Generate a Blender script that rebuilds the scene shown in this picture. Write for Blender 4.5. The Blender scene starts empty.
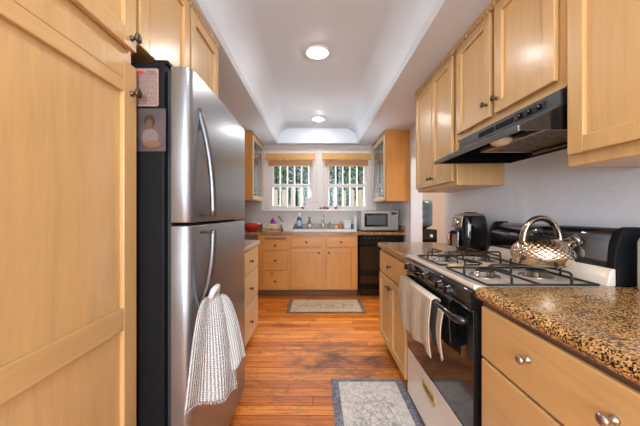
import bpy, bmesh, math, random
from mathutils import Vector, Matrix
random.seed(7)
PI = math.pi
S = bpy.context.scene
COL = S.collection
# ------------------------------------------------------------ camera, world, lights, exposure
F = 272.0
EYE = 1.19
cam_d = bpy.data.cameras.new('camera'); cam = bpy.data.objects.new('camera', cam_d); COL.objects.link(cam)
cam.location = (0, 0, EYE); cam.rotation_euler = (PI/2, 0, 0)
cam_d.sensor_width = 36; cam_d.lens = F/640*36; cam_d.shift_x = 4/640; cam_d.shift_y = -0.5/640
cam_d.clip_start = 0.02; cam_d.clip_end = 200
S.camera = cam
S.view_settings.view_transform = 'Standard'; S.view_settings.look = 'None'
S.view_settings.exposure = 0.88; S.view_settings.gamma = 1; S.view_settings.use_curve_mapping = False
w = bpy.data.worlds.new('sky'); S.world = w; w.use_nodes = True
bg = w.node_tree.nodes['Background']; bg.inputs[0].default_value = (0.80, 0.90, 1.0, 1); bg.inputs[1].default_value = .55
def sun(name, rot, e, col):
    d = bpy.data.lights.new(name, 'SUN'); d.energy = e; d.color = col; d.angle = math.radians(2)
    o = bpy.data.objects.new(name, d); COL.objects.link(o); o.rotation_euler = rot; return o
def area(name, loc, rot, sx, sy, e, col):
    d = bpy.data.lights.new(name, 'AREA'); d.shape = 'RECTANGLE'; d.size = sx; d.size_y = sy; d.energy = e; d.color = col
    o = bpy.data.objects.new(name, d); COL.objects.link(o); o.location = loc; o.rotation_euler = rot; return o
sun('sun', (math.radians(42), 0, math.radians(-25)), .9, (1, .95, .86))
area('rear_fill_light', (-.05, -2.35, 1.45), (math.radians(90), 0, 0), 2.0, 1.5, 74, (.84, .92, 1.0))  # unseen lamp added behind the camera as frontal fill
area('daylight_sink_window', (0.05, 5.7, 3.3), (math.radians(-52), 0, 0), 3.0, 1.4, 190, (.90, .96, 1.0))
area('ceiling_fill_light', (0.05, 5.3, .45), (math.radians(-128), 0, 0), 2.6, .8, 75, (.93, .97, 1.0))  # unseen lamp added outside, low down, to brighten the ceiling
area('next_room_light', (2.2, 3.3, 2.25), (0, 0, 0), .9, .9, 24, (1, .92, .82))
CAN = 74.0      # strength of the recessed ceiling lamps

# ------------------------------------------------------------ materials
def lin(c):
    return tuple(((v/255)/12.92 if v/255 <= .04045 else ((v/255+.055)/1.055)**2.4) for v in c)
class N:
    def __init__(s, name):
        s.m = bpy.data.materials.new(name); s.m.use_nodes = True
        s.t = s.m.node_tree; s.p = s.t.nodes['Principled BSDF']; s.out = s.t.nodes['Material Output']
    def n(s, t, **kw):
        x = s.t.nodes.new(t)
        for k, v in kw.items(): setattr(x, k, v)
        return x
    def l(s, a, b): s.t.links.new(a, b)
    def coords(s, scale=(1,1,1), rot=(0,0,0)):
        c = s.n('ShaderNodeTexCoord'); mp = s.n('ShaderNodeMapping')
        mp.inputs['Scale'].default_value = scale; mp.inputs['Rotation'].default_value = rot
        s.l(c.outputs['Object'], mp.inputs[0]); return mp.outputs[0]
    def noise(s, vec, scale, detail=3, rough=.55, dist=0):
        x = s.n('ShaderNodeTexNoise'); x.inputs['Scale'].default_value = scale; x.inputs['Detail'].default_value = detail
        x.inputs['Roughness'].default_value = rough; x.inputs['Distortion'].default_value = dist
        s.l(vec, x.inputs['Vector']); return x.outputs['Fac']
    def ramp(s, fac, stops, interp='LINEAR'):
        x = s.n('ShaderNodeValToRGB'); x.color_ramp.interpolation = interp
        e = x.color_ramp.elements
        while len(e) < len(stops): e.new(.5)
        for i, (p, c) in enumerate(stops):
            e[i].position = p; e[i].color = (*c, 1) if len(c) == 3 else c
        s.l(fac, x.inputs[0]); return x.outputs[0]
    def mix(s, a, b, fac, mode='MIX'):
        x = s.n('ShaderNodeMix', data_type='RGBA', blend_type=mode)
        for v, i in ((fac, 0), (a, 6), (b, 7)):
            if hasattr(v, 'links'): s.l(v, x.inputs[i])
            else: x.inputs[i].default_value = (*v, 1) if isinstance(v, tuple) and len(v) == 3 else v
        return x.outputs[2]
    def math(s, op, a, b=0.0):
        x = s.n('ShaderNodeMath', operation=op)
        for v, i in ((a, 0), (b, 1)):
            if hasattr(v, 'links'): s.l(v, x.inputs[i])
            else: x.inputs[i].default_value = v
        return x.outputs[0]
    def bump(s, h, strength=.2, dist=.002):
        x = s.n('ShaderNodeBump'); x.inputs['Strength'].default_value = strength; x.inputs['Distance'].default_value = dist
        s.l(h, x.inputs['Height']); s.l(x.outputs[0], s.p.inputs['Normal'])
    def base(s, c):
        if hasattr(c, 'links'): s.l(c, s.p.inputs['Base Color'])
        else: s.p.inputs['Base Color'].default_value = (*c, 1)
    def set(s, rough=.5, metal=0, coat=0, spec=.5, coat_rough=.1):
        s.p.inputs['Roughness'].default_value = rough; s.p.inputs['Metallic'].default_value = metal
        s.p.inputs['Coat Weight'].default_value = coat; s.p.inputs['Coat Roughness'].default_value = coat_rough
        s.p.inputs['Specular IOR Level'].default_value = spec
def plain(name, c, rough=.5, metal=0, coat=0, var=.06, spec=.5, scale=14):
    x = N(name); x.set(rough, metal, coat, spec)
    f = x.noise(x.coords(), scale)
    x.base(x.ramp(f, [(.3, tuple(v*(1-var) for v in c)), (.7, tuple(min(1, v*(1+var)) for v in c))]))
    return x.m
def wood(name, c, axis='z', rough=.38, contrast=.16):
    x = N(name); x.set(rough, 0, .35, coat_rough=.2)
    sc = {'z': (14, 14, 1.3), 'y': (14, 1.3, 14), 'x': (1.3, 14, 14)}[axis]
    v = x.coords(sc)
    a = x.noise(v, 1.6, 4, .6, .8); b = x.noise(v, 9, 3, .6)
    cl = x.noise(x.coords((1, 1, 1)), 2.6, 2)
    f = x.math('ADD', x.math('MULTIPLY', a, .55), x.math('ADD', x.math('MULTIPLY', b, .2), x.math('MULTIPLY', cl, .25)))
    x.base(x.ramp(f, [(.30, tuple(q*(1-contrast) for q in c)), (.5, c), (.70, tuple(min(1, q*(1+contrast*.7)) for q in c))]))
    x.bump(b, .06, .001)
    return x.m
def plaster(name, c, strength=.35, rough=.6, scale=16):
    x = N(name); x.set(rough)
    v = x.coords(); a = x.noise(v, scale, 5, .6, .4); b = x.noise(v, 2.0, 2)
    x.base(x.ramp(b, [(.3, tuple(q*.965 for q in c)), (.7, tuple(min(1, q*1.03) for q in c))]))
    x.bump(a, strength, .004); return x.m
def emit(name, c, e):
    x = N(name); x.base(c); x.p.inputs['Emission Color'].default_value = (*c, 1); x.p.inputs['Emission Strength'].default_value = e; return x.m
def glass(name, tint=(.97, .99, 1), ior=1.2, rough=.02, extra=0.0):
    x = N(name); t = x.t; t.nodes.remove(x.p)
    tr = x.n('ShaderNodeBsdfTransparent'); tr.inputs[0].default_value = (*tint, 1)
    gl = x.n('ShaderNodeBsdfGlossy'); gl.inputs['Roughness'].default_value = rough; gl.inputs[0].default_value = (.9, .92, .95, 1)
    fr = x.n('ShaderNodeFresnel'); fr.inputs[0].default_value = ior
    a = x.math('ADD', fr.outputs[0], extra)
    mx = x.n('ShaderNodeMixShader'); x.l(a, mx.inputs[0]); x.l(tr.outputs[0], mx.inputs[1]); x.l(gl.outputs[0], mx.inputs[2])
    x.l(mx.outputs[0], x.out.inputs[0]); return x.m
MAPLE = (.60, .365, .145); FAR = (.62, .275, .06)
MW = dict(
    wood=wood('maple_vertical_grain', MAPLE, 'z'), woody=wood('maple_grain_along_y', MAPLE, 'y'), woodx=wood('maple_grain_along_x', MAPLE, 'x'),
    far=wood('honey_maple', FAR, 'z'), farx=wood('honey_maple_grain_along_x', FAR, 'x'), light=wood('pale_maple', (.66, .47, .27), 'z'), toe=wood('toe_kick_wood', (.17, .075, .03), 'x', .6),
    strip=wood('brown_filler_wood', (.20, .11, .07), 'y'), dent=plain('dentil_wood', (.58, .38, .18), .5),
    knob=plain('dark_bronze', (.10, .075, .05), .28, .85), nickel=plain('antique_nickel', (.42, .38, .33), .25, .9),
    steel=None, hsteel=plain('handle_steel', (.22, .225, .235), .3, .95), black=plain('black_gloss', (.008, .008, .009), .08, 0, .5), blackm=plain('black_satin', (.009, .009, .010), .5, spec=.10),
    iron=plain('cast_iron', (.018, .017, .016), .45, .2), almond=plain('almond_enamel', (.72, .63, .53), .22, 0, .3, .02),
    white=plain('white_paint', (.80, .78, .76), .4, var=.02), trimw=plain('window_trim_paint', (.74, .69, .67), .45, var=.02), chrome=plain('chrome', (.78, .78, .80), .12, 1),
    brass=plain('brass_plate', (.62, .44, .14), .3, .8), rubber=plain('dark_gasket', (.02, .02, .022), .7), grey=plain('grey_plastic', (.28, .28, .29), .45),
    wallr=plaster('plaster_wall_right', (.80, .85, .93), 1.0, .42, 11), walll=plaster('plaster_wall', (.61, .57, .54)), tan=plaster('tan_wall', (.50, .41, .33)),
    jamb=plaster('arch_jamb_paint', (.56, .48, .43)),
    ceil=plaster('ceiling_paint', (.70, .77, .84), .12, .5), glass=glass('window_glass'), cabglass=glass('cabinet_glass', (.86, .88, .90), ior=1.45, extra=.10, rough=.10))
x = N('brushed_steel'); x.set(.26, .85)
f = x.noise(x.coords((1, 1, 90)), 3, 3); g = x.noise(x.coords(), 3.5, 2)
x.base(x.mix(x.ramp(f, [(.3, (.28, .295, .32)), (.7, (.35, .365, .39))]), x.ramp(g, [(.35, (.31, .325, .35)), (.65, (.38, .395, .42))]), .5))
x.l(x.ramp(g, [(.3, (.30,)*3), (.7, (.34,)*3)]), x.p.inputs['Roughness']); x.bump(g, .05, .003); MW['steel'] = x.m
# granite
x = N('brown_granite'); x.set(.22, 0, .15, coat_rough=.08)
v = x.coords(); v1 = x.n('ShaderNodeTexVoronoi'); v1.inputs['Scale'].default_value = 290; x.l(v, v1.inputs['Vector'])
sep = x.n('ShaderNodeSeparateColor'); x.l(v1.outputs['Color'], sep.inputs[0])
cells = x.ramp(sep.outputs[0], [(0, (.018, .012, .009)), (.26, (.16, .075, .030)), (.36, (.44, .22, .07)), (.60, (.62, .37, .13)), (.93, (.74, .54, .28))], 'CONSTANT')
n2 = x.noise(v, 46, 3); blot = x.ramp(n2, [(.50, (1, 1, 1)), (.66, (.50, .42, .34))])
n3 = x.noise(v, 9, 2); big = x.ramp(n3, [(.35, (.80, .74, .68)), (.65, (1.12, 1.05, .98))])
x.base(x.mix(x.mix(cells, blot, .65, 'MULTIPLY'), big, .8, 'MULTIPLY')); MW['granite'] = x.m
# floor
x = N('old_fir_floor'); x.set(.42, 0, .0, .28, .2)
v = x.coords()
br = x.n('ShaderNodeTexBrick'); br.offset = 0
br.inputs['Scale'].default_value = 1; br.inputs['Brick Width'].default_value = 2.35; br.inputs['Row Height'].default_value = .082
br.inputs['Mortar Size'].default_value = .0022; br.inputs['Mortar Smooth'].default_value = .3; br.inputs['Bias'].default_value = 0
br.inputs['Color1'].default_value = (.80, .27, .035, 1); br.inputs['Color2'].default_value = (.50, .110, .010, 1); br.inputs['Mortar'].default_value = (.05, .014, .004, 1)
s0_ = x.n('ShaderNodeSeparateXYZ'); x.l(v, s0_.inputs[0])
wn_ = x.n('ShaderNodeTexWhiteNoise', noise_dimensions='1D'); x.l(x.math('FLOOR', x.math('DIVIDE', s0_.outputs[1], .082)), wn_.inputs['W'])
cb_ = x.n('ShaderNodeCombineXYZ'); x.l(x.math('ADD', s0_.outputs[0], x.math('MULTIPLY', wn_.outputs[0], 2.35)), cb_.inputs[0]); x.l(s0_.outputs[1], cb_.inputs[1])
x.l(cb_.outputs[0], br.inputs['Vector'])
gr = x.noise(x.coords((2.2, 42, 1)), 1.6, 4, .62, .7)
grc = x.ramp(gr, [(.28, (.50, .42, .36)), (.5, (1, 1, 1)), (.72, (1.45, 1.7, 2.0))])
c = x.mix(br.outputs['Color'], grc, .75, 'MULTIPLY')
st = x.noise(x.coords((2.6, 4.2, 1)), 1.5, 5, .68, .5)
sp = x.n('ShaderNodeSeparateXYZ'); x.l(v, sp.inputs[0])
dx = x.math('DIVIDE', x.math('SUBTRACT', sp.outputs[0], .25), .60); dy = x.math('DIVIDE', x.math('SUBTRACT', sp.outputs[1], .86), .36)
d2 = x.math('ADD', x.math('MULTIPLY', dx, dx), x.math('MULTIPLY', dy, dy))
wear = x.math('MULTIPLY', x.ramp(d2, [(0, (1, 1, 1)), (1.0, (.0, .0, .0))]), .20)
m = x.ramp(x.math('ADD', st, wear), [(.54, (0, 0, 0)), (.78, (1, 1, 1))])
c = x.mix(c, (.060, .022, .014), x.math('MULTIPLY', m, .85))
sc_ = x.noise(x.coords((9, 60, 1)), 2.2, 2, .7); ms = x.ramp(sc_, [(.60, (0, 0, 0)), (.70, (1, 1, 1))])
c = x.mix(c, (.05, .018, .01), x.math('MULTIPLY', ms, .65))
x.base(c); x.bump(br.outputs['Fac'], .25, -.001); MW['floor'] = x.m
# cloths
def waffle(name, c1, c2, sx=150, k=1.0):
    x = N(name); x.set(.9, spec=.2)
    uv = x.n('ShaderNodeUVMap'); s_ = x.n('ShaderNodeSeparateXYZ'); x.l(uv.outputs[0], s_.inputs[0])
    a = x.math('SINE', x.math('MULTIPLY', s_.outputs[0], sx*k)); b = x.math('SINE', x.math('MULTIPLY', s_.outputs[1], sx*1.5))
    h = x.math('ADD', x.math('MULTIPLY', a, .6), x.math('MULTIPLY', b, .4))
    x.base(x.ramp(x.math('ADD', x.math('MULTIPLY', h, .5), .5), [(.1, c1), (.6, c2)])); x.bump(h, .7, .004)
    return x.m
MW['cloth_white'] = waffle('white_waffle_cloth', (.26, .26, .25), (.66, .65, .63), 120)
MW['cloth_beige'] = waffle('beige_woven_cloth', (.34, .26, .18), (.70, .58, .43), 120)
def rugmat(name, c, d, e, cx, cy, sx, sy):
    x = N(name); x.set(.95, spec=.1); v = x.coords()
    vo = x.n('ShaderNodeTexVoronoi', feature='DISTANCE_TO_EDGE'); vo.inputs['Scale'].default_value = 24; x.l(v, vo.inputs['Vector'])
    s_ = x.n('ShaderNodeSeparateXYZ'); x.l(v, s_.inputs[0])
    dx = x.math('DIVIDE', s_.outputs[0], sx); dy = x.math('DIVIDE', s_.outputs[1], sy)
    r = x.math('SQRT', x.math('ADD', x.math('MULTIPLY', dx, dx), x.math('MULTIPLY', dy, dy)))
    lines = x.ramp(vo.outputs[0], [(.02, (1, 1, 1)), (.09, (0, 0, 0))])
    ring = x.math('ABSOLUTE', x.math('SINE', x.math('MULTIPLY', r, 9.5)))
    rl = x.ramp(ring, [(.05, (1, 1, 1)), (.25, (0, 0, 0))])
    nz = x.ramp(x.noise(v, 38, 4, .7), [(.42, (0, 0, 0)), (.62, (1, 1, 1))])
    inm = x.ramp(r, [(.95, (1, 1, 1)), (1.25, (.25, .25, .25))])
    m = x.math('MULTIPLY', x.math('MAXIMUM', x.math('MULTIPLY', lines, .8), x.math('MULTIPLY', rl, .7)), inm)
    cc = x.mix(c, d, x.math('MULTIPLY', m, x.math('ADD', .55, x.math('MULTIPLY', nz, .4))))
    cc = x.mix(cc, e, x.math('MULTIPLY', nz, .5))
    x.base(cc); x.bump(nz, .3, .002); return x.m
MW['rug_border'] = N('rug_border'); q = MW['rug_border']; q.set(.95, spec=.1)
q.base(q.ramp(q.noise(q.coords(), 60, 4, .8), [(.38, (.10, .105, .14)), (.68, (.42, .42, .46))])); MW['rug_border'] = q.m
MW['rug_border2'] = N('far_rug_border'); q = MW['rug_border2']; q.set(.95, spec=.1)
q.base(q.ramp(q.noise(q.coords(), 50, 4, .8), [(.40, (.10, .075, .06)), (.66, (.30, .24, .19))])); MW['rug_border2'] = q.m

# ------------------------------------------------------------ mesh builder
class MB:
    def __init__(s): s.bm = bmesh.new(); s.uv = None
    def box(s, x0, x1, y0, y1, z0, z1):
        x0, x1 = sorted((x0, x1)); y0, y1 = sorted((y0, y1)); z0, z1 = sorted((z0, z1))
        v = [s.bm.verts.new(p) for p in ((x0,y0,z0),(x1,y0,z0),(x1,y1,z0),(x0,y1,z0),(x0,y0,z1),(x1,y0,z1),(x1,y1,z1),(x0,y1,z1))]
        for f in ((3,2,1,0),(4,5,6,7),(0,1,5,4),(1,2,6,5),(2,3,7,6),(3,0,4,7)): s.bm.faces.new([v[i] for i in f])
        return s
    def prism(s, poly, axis, a, b, smooth=False):
        def P(p, t): return {'x': (t, p[0], p[1]), 'y': (p[0], t, p[1]), 'z': (p[0], p[1], t)}[axis]
        A = [s.bm.verts.new(P(p, a)) for p in poly]; B = [s.bm.verts.new(P(p, b)) for p in poly]
        s.bm.faces.new(A); s.bm.faces.new(B[::-1]); n = len(poly)
        for i in range(n):
            f = s.bm.faces.new((A[i], A[(i+1) % n], B[(i+1) % n], B[i])); f.smooth = smooth
        return s
    def lathe(s, prof, c=(0,0,0), axis='z', seg=24, mod=None):
        rings = []
        for (r, h) in prof:
            ring = []
            for k in range(seg):
                a = 2*PI*k/seg; rr = r*(mod(a, h) if mod else 1)
                u, v = rr*math.cos(a), rr*math.sin(a)
                p = {'z': (u, v, h), 'x': (h, u, v), '-x': (-h, u, v), 'y': (u, h, v), '-y': (u, -h, v)}[axis]
                ring.append(s.bm.verts.new((c[0]+p[0], c[1]+p[1], c[2]+p[2])))
            rings.append(ring)
        for a, b in zip(rings, rings[1:]):
            for k in range(seg):
                f = s.bm.faces.new((a[k], a[(k+1) % seg], b[(k+1) % seg], b[k])); f.smooth = True
        s.bm.faces.new(rings[0][::-1]); s.bm.faces.new(rings[-1]); return s
    def tube(s, pts, r, seg=10, flat=1.0, up=None):
        pts = [Vector(p) for p in pts]; n = len(pts)
        rs = r if isinstance(r, (list, tuple)) else [r]*n
        t0 = (pts[1]-pts[0]).normalized()
        ref = Vector(up) if up else (Vector((0,0,1)) if abs(t0.z) < .9 else Vector((1,0,0)))
        nrm = (ref - t0*ref.dot(t0)).normalized(); rings = []
        for i in range(n):
            t = (pts[min(i+1, n-1)]-pts[max(i-1, 0)]).normalized()
            nrm = (nrm - t*nrm.dot(t)).normalized(); b = t.cross(nrm)
            rings.append([s.bm.verts.new(pts[i]+nrm*math.cos(2*PI*k/seg)*rs[i]*flat+b*math.sin(2*PI*k/seg)*rs[i]) for k in range(seg)])
        for a, b in zip(rings, rings[1:]):
            for k in range(seg):
                f = s.bm.faces.new((a[k], a[(k+1) % seg], b[(k+1) % seg], b[k])); f.smooth = True
        s.bm.faces.new(rings[0][::-1]); s.bm.faces.new(rings[-1]); return s
    def grid(s, fn, nu, nv, uvs=(1, 1)):
        s.uv = s.bm.loops.layers.uv.verify()
        V = [[s.bm.verts.new(fn(i/nu, j/nv)) for j in range(nv+1)] for i in range(nu+1)]
        for i in range(nu):
            for j in range(nv):
                f = s.bm.faces.new((V[i][j], V[i+1][j], V[i+1][j+1], V[i][j+1])); f.smooth = True
                for lp, (a, b) in zip(f.loops, ((i, j), (i+1, j), (i+1, j+1), (i, j+1))): lp[s.uv].uv = (a/nu*uvs[0], b/nv*uvs[1])
        return s
def wl(o):
    v = Vector((0, 0, 0))
    while o: v += o.location; o = o.parent
    return v
def tag(o, label, cat, group=None):
    o['label'] = label; o['category'] = cat
    if group: o['group'] = group
    return o
def obj(name, mb, m, parent=None, bevel=0.0, seg=2, solid=0.0, sub=0, recalc=True):
    bm = mb.bm
    if recalc: bmesh.ops.recalc_face_normals(bm, faces=bm.faces)
    if parent is None:
        xs = [v.co for v in bm.verts]
        o0 = Vector(((min(p.x for p in xs)+max(p.x for p in xs))/2, (min(p.y for p in xs)+max(p.y for p in xs))/2, min(p.z for p in xs)))
    else: o0 = wl(parent)
    for v in bm.verts: v.co -= o0
    me = bpy.data.meshes.new(name); bm.to_mesh(me); bm.free(); me.materials.append(m)
    o = bpy.data.objects.new(name, me); COL.objects.link(o)
    if parent is None: o.location = o0
    else: o.parent = parent
    if solid:
        d = o.modifiers.new('solid', 'SOLIDIFY'); d.thickness = solid; d.offset = 0
    if bevel:
        d = o.modifiers.new('bevel', 'BEVEL'); d.width = bevel; d.segments = seg; d.limit_method = 'ANGLE'; d.angle_limit = math.radians(40)
    if sub:
        d = o.modifiers.new('sub', 'SUBSURF'); d.levels = sub; d.render_levels = sub
    return o
def thing(name, label, cat, loc, group=None):
    o = bpy.data.objects.new(name, None); o.empty_display_size = .1; COL.objects.link(o); o.location = loc
    return tag(o, label, cat, group)
def struct(name, mb, m, parent=None, bevel=0):
    o = obj(name, mb, m, parent, bevel)
    if parent is None: o['kind'] = 'structure'
    return o
def copy_tree(o, parent=None):
    c = o.copy(); COL.objects.link(c); c.parent = parent
    for ch in [q for q in bpy.data.objects if q.parent == o]: copy_tree(ch, c)
    return c
XL, XR, YF, ZC = -1.27, 1.25, 4.43, 2.29
G = .001
# ------------------------------------------------------------ shell
struct('floor', MB().box(XL-.15, XR+.15, -2.5, 5.2, -.1, 0), MW['floor'])
m = MB().box(XL-.15, -.62, -2.4, YF, ZC, 2.75); m.box(.67, XR, -2.4, YF, ZC, 2.75); m.box(-.62, .67, 4.30, YF, ZC, 2.75)
prof = [(-.62, ZC)]
for k in range(0, 25):
    a = k/24*PI/2; prof.append((-.60+.19*(1-math.cos(a))*1.0, ZC+.03+.20*math.sin(a)))
for k in range(24, -1, -1):
    a = k/24*PI/2; prof.append((.65-.19*(1-math.cos(a)), ZC+.03+.20*math.sin(a)))
prof += [(.67, ZC), (.67, 2.75), (-.62, 2.75)]
m.prism(prof, 'y', -2.4, 4.30, smooth=False)
cl = struct('ceiling', m, MW['ceil'])
ZT = ZC+.23
for p in cl.data.polygons:
    p.use_smooth = False
struct('wall_left', MB().box(XL-.15, XL, -2.5, YF+.15, 0, ZC), MW['walll'])
a0, a1, sp_, ri = 2.64, 3.58, 1.88, .17
poly = [(-2.5, 0), (a0, 0), (a0, sp_)]
for k in range(1, 16): 
    a = PI - k/16*PI; poly.append(((a0+a1)/2+(a1-a0)/2*math.cos(a), sp_+ri*math.sin(a)))
poly += [(a1, sp_), (a1, 0), (YF+.15, 0), (YF+.15, ZC), (-2.5, ZC)]
struct('wall_right', MB().prism(poly, 'x', XR, XR+.15), MW['wallr'])
struct('wall_rear', MB().box(XL-.15, -1.0, -2.55, -2.42, 0, 2.75).box(1.2, XR+.15, -2.55, -2.42, 0, 2.75).box(-1.0, 1.2, -2.55, -2.42, 0, .7).box(-1.0, 1.2, -2.55, -2.42, 2.2, 2.75), MW['walll'])
ax0, ax1, az0, az1 = -.85, .945, 1.245, 2.215
m = MB().box(XL, ax0, YF, YF+.12, 0, ZC).box(ax1, XR, YF, YF+.12, 0, ZC).box(ax0, ax1, YF, YF+.12, 0, az0).box(ax0, ax1, YF, YF+.12, az1, ZC)
struct('wall_far', m, MW['walll'])
# white border round the alcove and its ledge
m = MB().box(ax0-.03, ax0, YF-.012, YF+.12, az0-.03, az1).box(ax1, ax1+.03, YF-.012, YF+.12, az0-.03, az1)
struct('trim_1', MB().box(ax0-.035, ax0, YF-.013, YF-G, az0-.03, ZC).box(ax1, ax1+.035, YF-.013, YF-G, az0-.03, ZC), MW['white'])
struct('trim_2', MB().box(ax0-.035, ax1+.035, YF-.035, YF+.115, az0-.032, az0-G), MW['white'], bevel=.004)
# next room seen through the arch
struct('floor_next_room', MB().box(XR+.15, 3.6, 1.8, 5.2, -.1, 0), MW['floor'])
struct('wall_next_room', MB().box(XR+.15, 3.6, 5.0, 5.12, 0, 2.5).box(3.5, 3.62, 1.8, 5.0, 0, 2.5).box(XR+.15, 3.6, 1.7, 1.8, 0, 2.5), MW['tan'])
struct('ceiling_next_room', MB().box(XR+.15, 3.62, 1.7, 5.12, 2.5, 2.6), MW['ceil'])
# ------------------------------------------------------------ windows
def window(name, x0, x1):
    y0 = YF+.03; z0, z1 = az0, az1
    t = bpy.data.objects.new(name, None); COL.objects.link(t); t.location = ((x0+x1)/2, y0, z0); t['kind'] = 'structure'
    m = MB(); c = .055
    m.box(x0, x0+c, y0, y0+.09, z0, z1).box(x1-c, x1, y0, y0+.09, z0, z1).box(x0+c, x1-c, y0, y0+.09, z1-.06, z1).box(x0+c, x1-c, y0, y0+.09, z0, z0+.022)
    obj('window_frame', m, MW['trimw'], t, .004)
    g0, g1 = x0+c, x1-c
    def sash(nm, ya, zb, zt, st, rb, rt):
        m = MB().box(g0, g0+st, ya, ya+.028, zb, zt).box(g1-st, g1, ya, ya+.028, zb, zt).box(g0+st, g1-st, ya, ya+.028, zb, zb+rb).box(g0+st, g1-st, ya, ya+.028, zt-rt, zt)
        s_ = obj(nm, m, MW['trimw'], t, .003)
        obj('pane', MB().box(g0+st, g1-st, ya+.012, ya+.016, zb+rb, zt-rt), MW['glass'], s_)
    sash('upper_sash', y0+.05, 1.62, z1-.062, .045, .045, .04)
    sash('lower_sash', y0+.018, z0+.024, 1.655, .03, .03, .05)
    return t
window('window_1', -.80, 0.005)
window('window_2', .125, .895)
struct('trim_3', MB().box(.006, .124, YF+.02, YF+.12, az0, az1), MW['trimw'], bevel=.004)
struct('trim_4', MB().box(ax0, -.801, YF+.04, YF+.12, az0, az1).box(.896, ax1, YF+.04, YF+.12, az0, az1), MW['trimw'], bevel=.004)

# ------------------------------------------------------------ cabinet pieces
class Face:
    """a vertical working plane: 'u' along the wall, z up, n out of the cabinet"""
    def __init__(s, kind, at): s.k = kind; s.at = at     # kind: '+x' faces +x (left run), '-x' faces -x (right run), '-y' faces camera
    def box(s, m, u0, u1, z0, z1, n0, n1):
        if s.k == '+x': m.box(s.at+n0, s.at+n1, u0, u1, z0, z1)
        elif s.k == '-x': m.box(s.at-n0, s.at-n1, u0, u1, z0, z1)
        else: m.box(u0, u1, s.at-n0, s.at-n1, z0, z1)
    def pt(s, u, z, n): return {'+x': (s.at+n, u, z), '-x': (s.at-n, u, z), '-y': (u, s.at-n, z)}[s.k]
    def axis(s): return {'+x': 'x', '-x': '-x', '-y': '-y'}[s.k]
def knob(f, parent, u, z, n, mat='knob', r=.015):
    m = MB().lathe([(.0095, 0), (.009, .004), (.0055, .007), (.0055, .016), (r*.8, .019), (r, .024), (r*.9, .029), (r*.45, .032)], f.pt(u, z, n), f.axis(), 16)
    return obj('knob', m, MW[mat], parent)
def slab(f, parent, u0, u1, z0, z1, name='drawer', th=.02, mat=None):
    m = MB(); f.box(m, u0, u1, z0, z1, .004, th)
    return obj(name, m, MW[mat] if mat else MW['farx' if f.k == '-y' else 'woody'], parent, .004)
def shaker(f, parent, u0, u1, z0, z1, th=.0235, st=.056, name='door', open_=False, mat='wood'):
    m = MB()
    if f.k == '-y': mat = 'far'
    f.box(m, u0, u0+st, z0, z1, .004, th); f.box(m, u1-st, u1, z0, z1, .004, th)
    f.box(m, u0+st, u1-st, z0, z0+st, .004, th); f.box(m, u0+st, u1-st, z1-st, z1, .004, th)
    d = obj(name, m, MW[mat], parent, .003)
    if not open_:
        p = MB(); f.box(p, u0+st, u1-st, z0+st, z1-st, .004, .010); obj('panel', p, MW[mat], d)
    return d
def dentil(f, parent, u0, u1, z0=2.258, z1=2.287, n=.026):
    m = MB(); f.box(m, u0, u1, z0+.014, z1, G, n)
    k = u0
    while k < u1-.012: f.box(m, k, k+.015, z0-.006, z0+.014, G, n-.003); k += .029
    return obj('dentil_trim', m, MW['dent'], parent)

# ------------------------------------------------------------ left run: pantry, cabinet above the fridge, fridge
FL = Face('+x', -.66)
t = thing('pantry_cabinet', 'tall maple pantry cabinet filling the left foreground beside the refrigerator', 'cabinet', (-.95, .55, 0))
obj('cabinet_body', MB().box(XL+G, -.66, .10, .972, .09, 2.286), MW['wood'], t, .003)
obj('toe_kick', MB().box(XL+G, -.72, .10, .972, 0, .089), MW['toe'], t)
d = shaker(FL, t, .34, .966, .11, 1.70, st=.064)
p = MB(); FL.box(p, .4045, .9015, .80, .873, .0105, .0233); obj('middle_rail', p, MW['woody'], d, .002)
p = MB(); FL.box(p, .4045, .9015, 1.592, 1.6355, .0105, .0233); obj('top_rail', p, MW['woody'], d, .002)
knob(FL, d, .938, 1.60, .0235, r=.017)
d = shaker(FL, t, .34, .966, 1.755, 2.25, st=.06); knob(FL, d, .938, 1.79, .0235, r=.017)
t = thing('wall_cabinet', 'maple two-door cabinet high above the refrigerator', 'cabinet', (-.95, 1.38, 1.80))
obj('cabinet_body', MB().box(XL+G, -.66, .975, 1.785, 1.80, 2.286), MW['wood'], t, .003)
d = shaker(FL, t, .985, 1.375, 1.795, 2.245); d = shaker(FL, t, 1.395, 1.775, 1.795, 2.245)
dentil(FL, t, .975, 1.785)
# fridge
XD0, XD1, FY0, FY1 = -.535, -.463, 1.0, 1.78
t = thing('refrigerator', 'stainless steel top-freezer refrigerator with black sides', 'refrigerator', (-.87, 1.39, 0))
obj('cabinet_shell', MB().box(XL+.03, -.552, FY0-.012, FY1, .03, 1.735), MW['blackm'], t, .006)
obj('base_grille', MB().box(-.60, -.50, FY0+.01, FY1-.01, .012, .055), MW['blackm'], t, .004)
obj('door_gasket', MB().box(-.551, XD0-G, FY0+.012, FY1-.012, .07, 1.715), MW['rubber'], t)
def fdoor(nm, z0, z1):
    pr = [(XD0, FY0), (XD0, FY1), (XD1-.012, FY1), (XD1-.003, FY1-.004), (XD1, FY1-.014)]
    for k in range(7):
        y = FY1-.05-(FY1-FY0-.10)*k/6; pr.append((XD1+.006*math.sin(PI*(k+.5)/7), y))
    for k in range(7):
        a = k/6*PI/2; pr.append((XD1-.030+.030*math.cos(a), FY0+.026-.026*math.sin(a)))
    return obj(nm, MB().prism(pr, 'z', z0, z1, True), MW['steel'], t, .003)
fz = fdoor('freezer_door', 1.152, 1.728); fr = fdoor('refrigerator_door', .065, 1.140)
obj('hinge_cover', MB().box(-.60, -.50, FY1-.09, FY1-.01, 1.7365, 1.752), MW['blackm'], t, .004)
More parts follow.
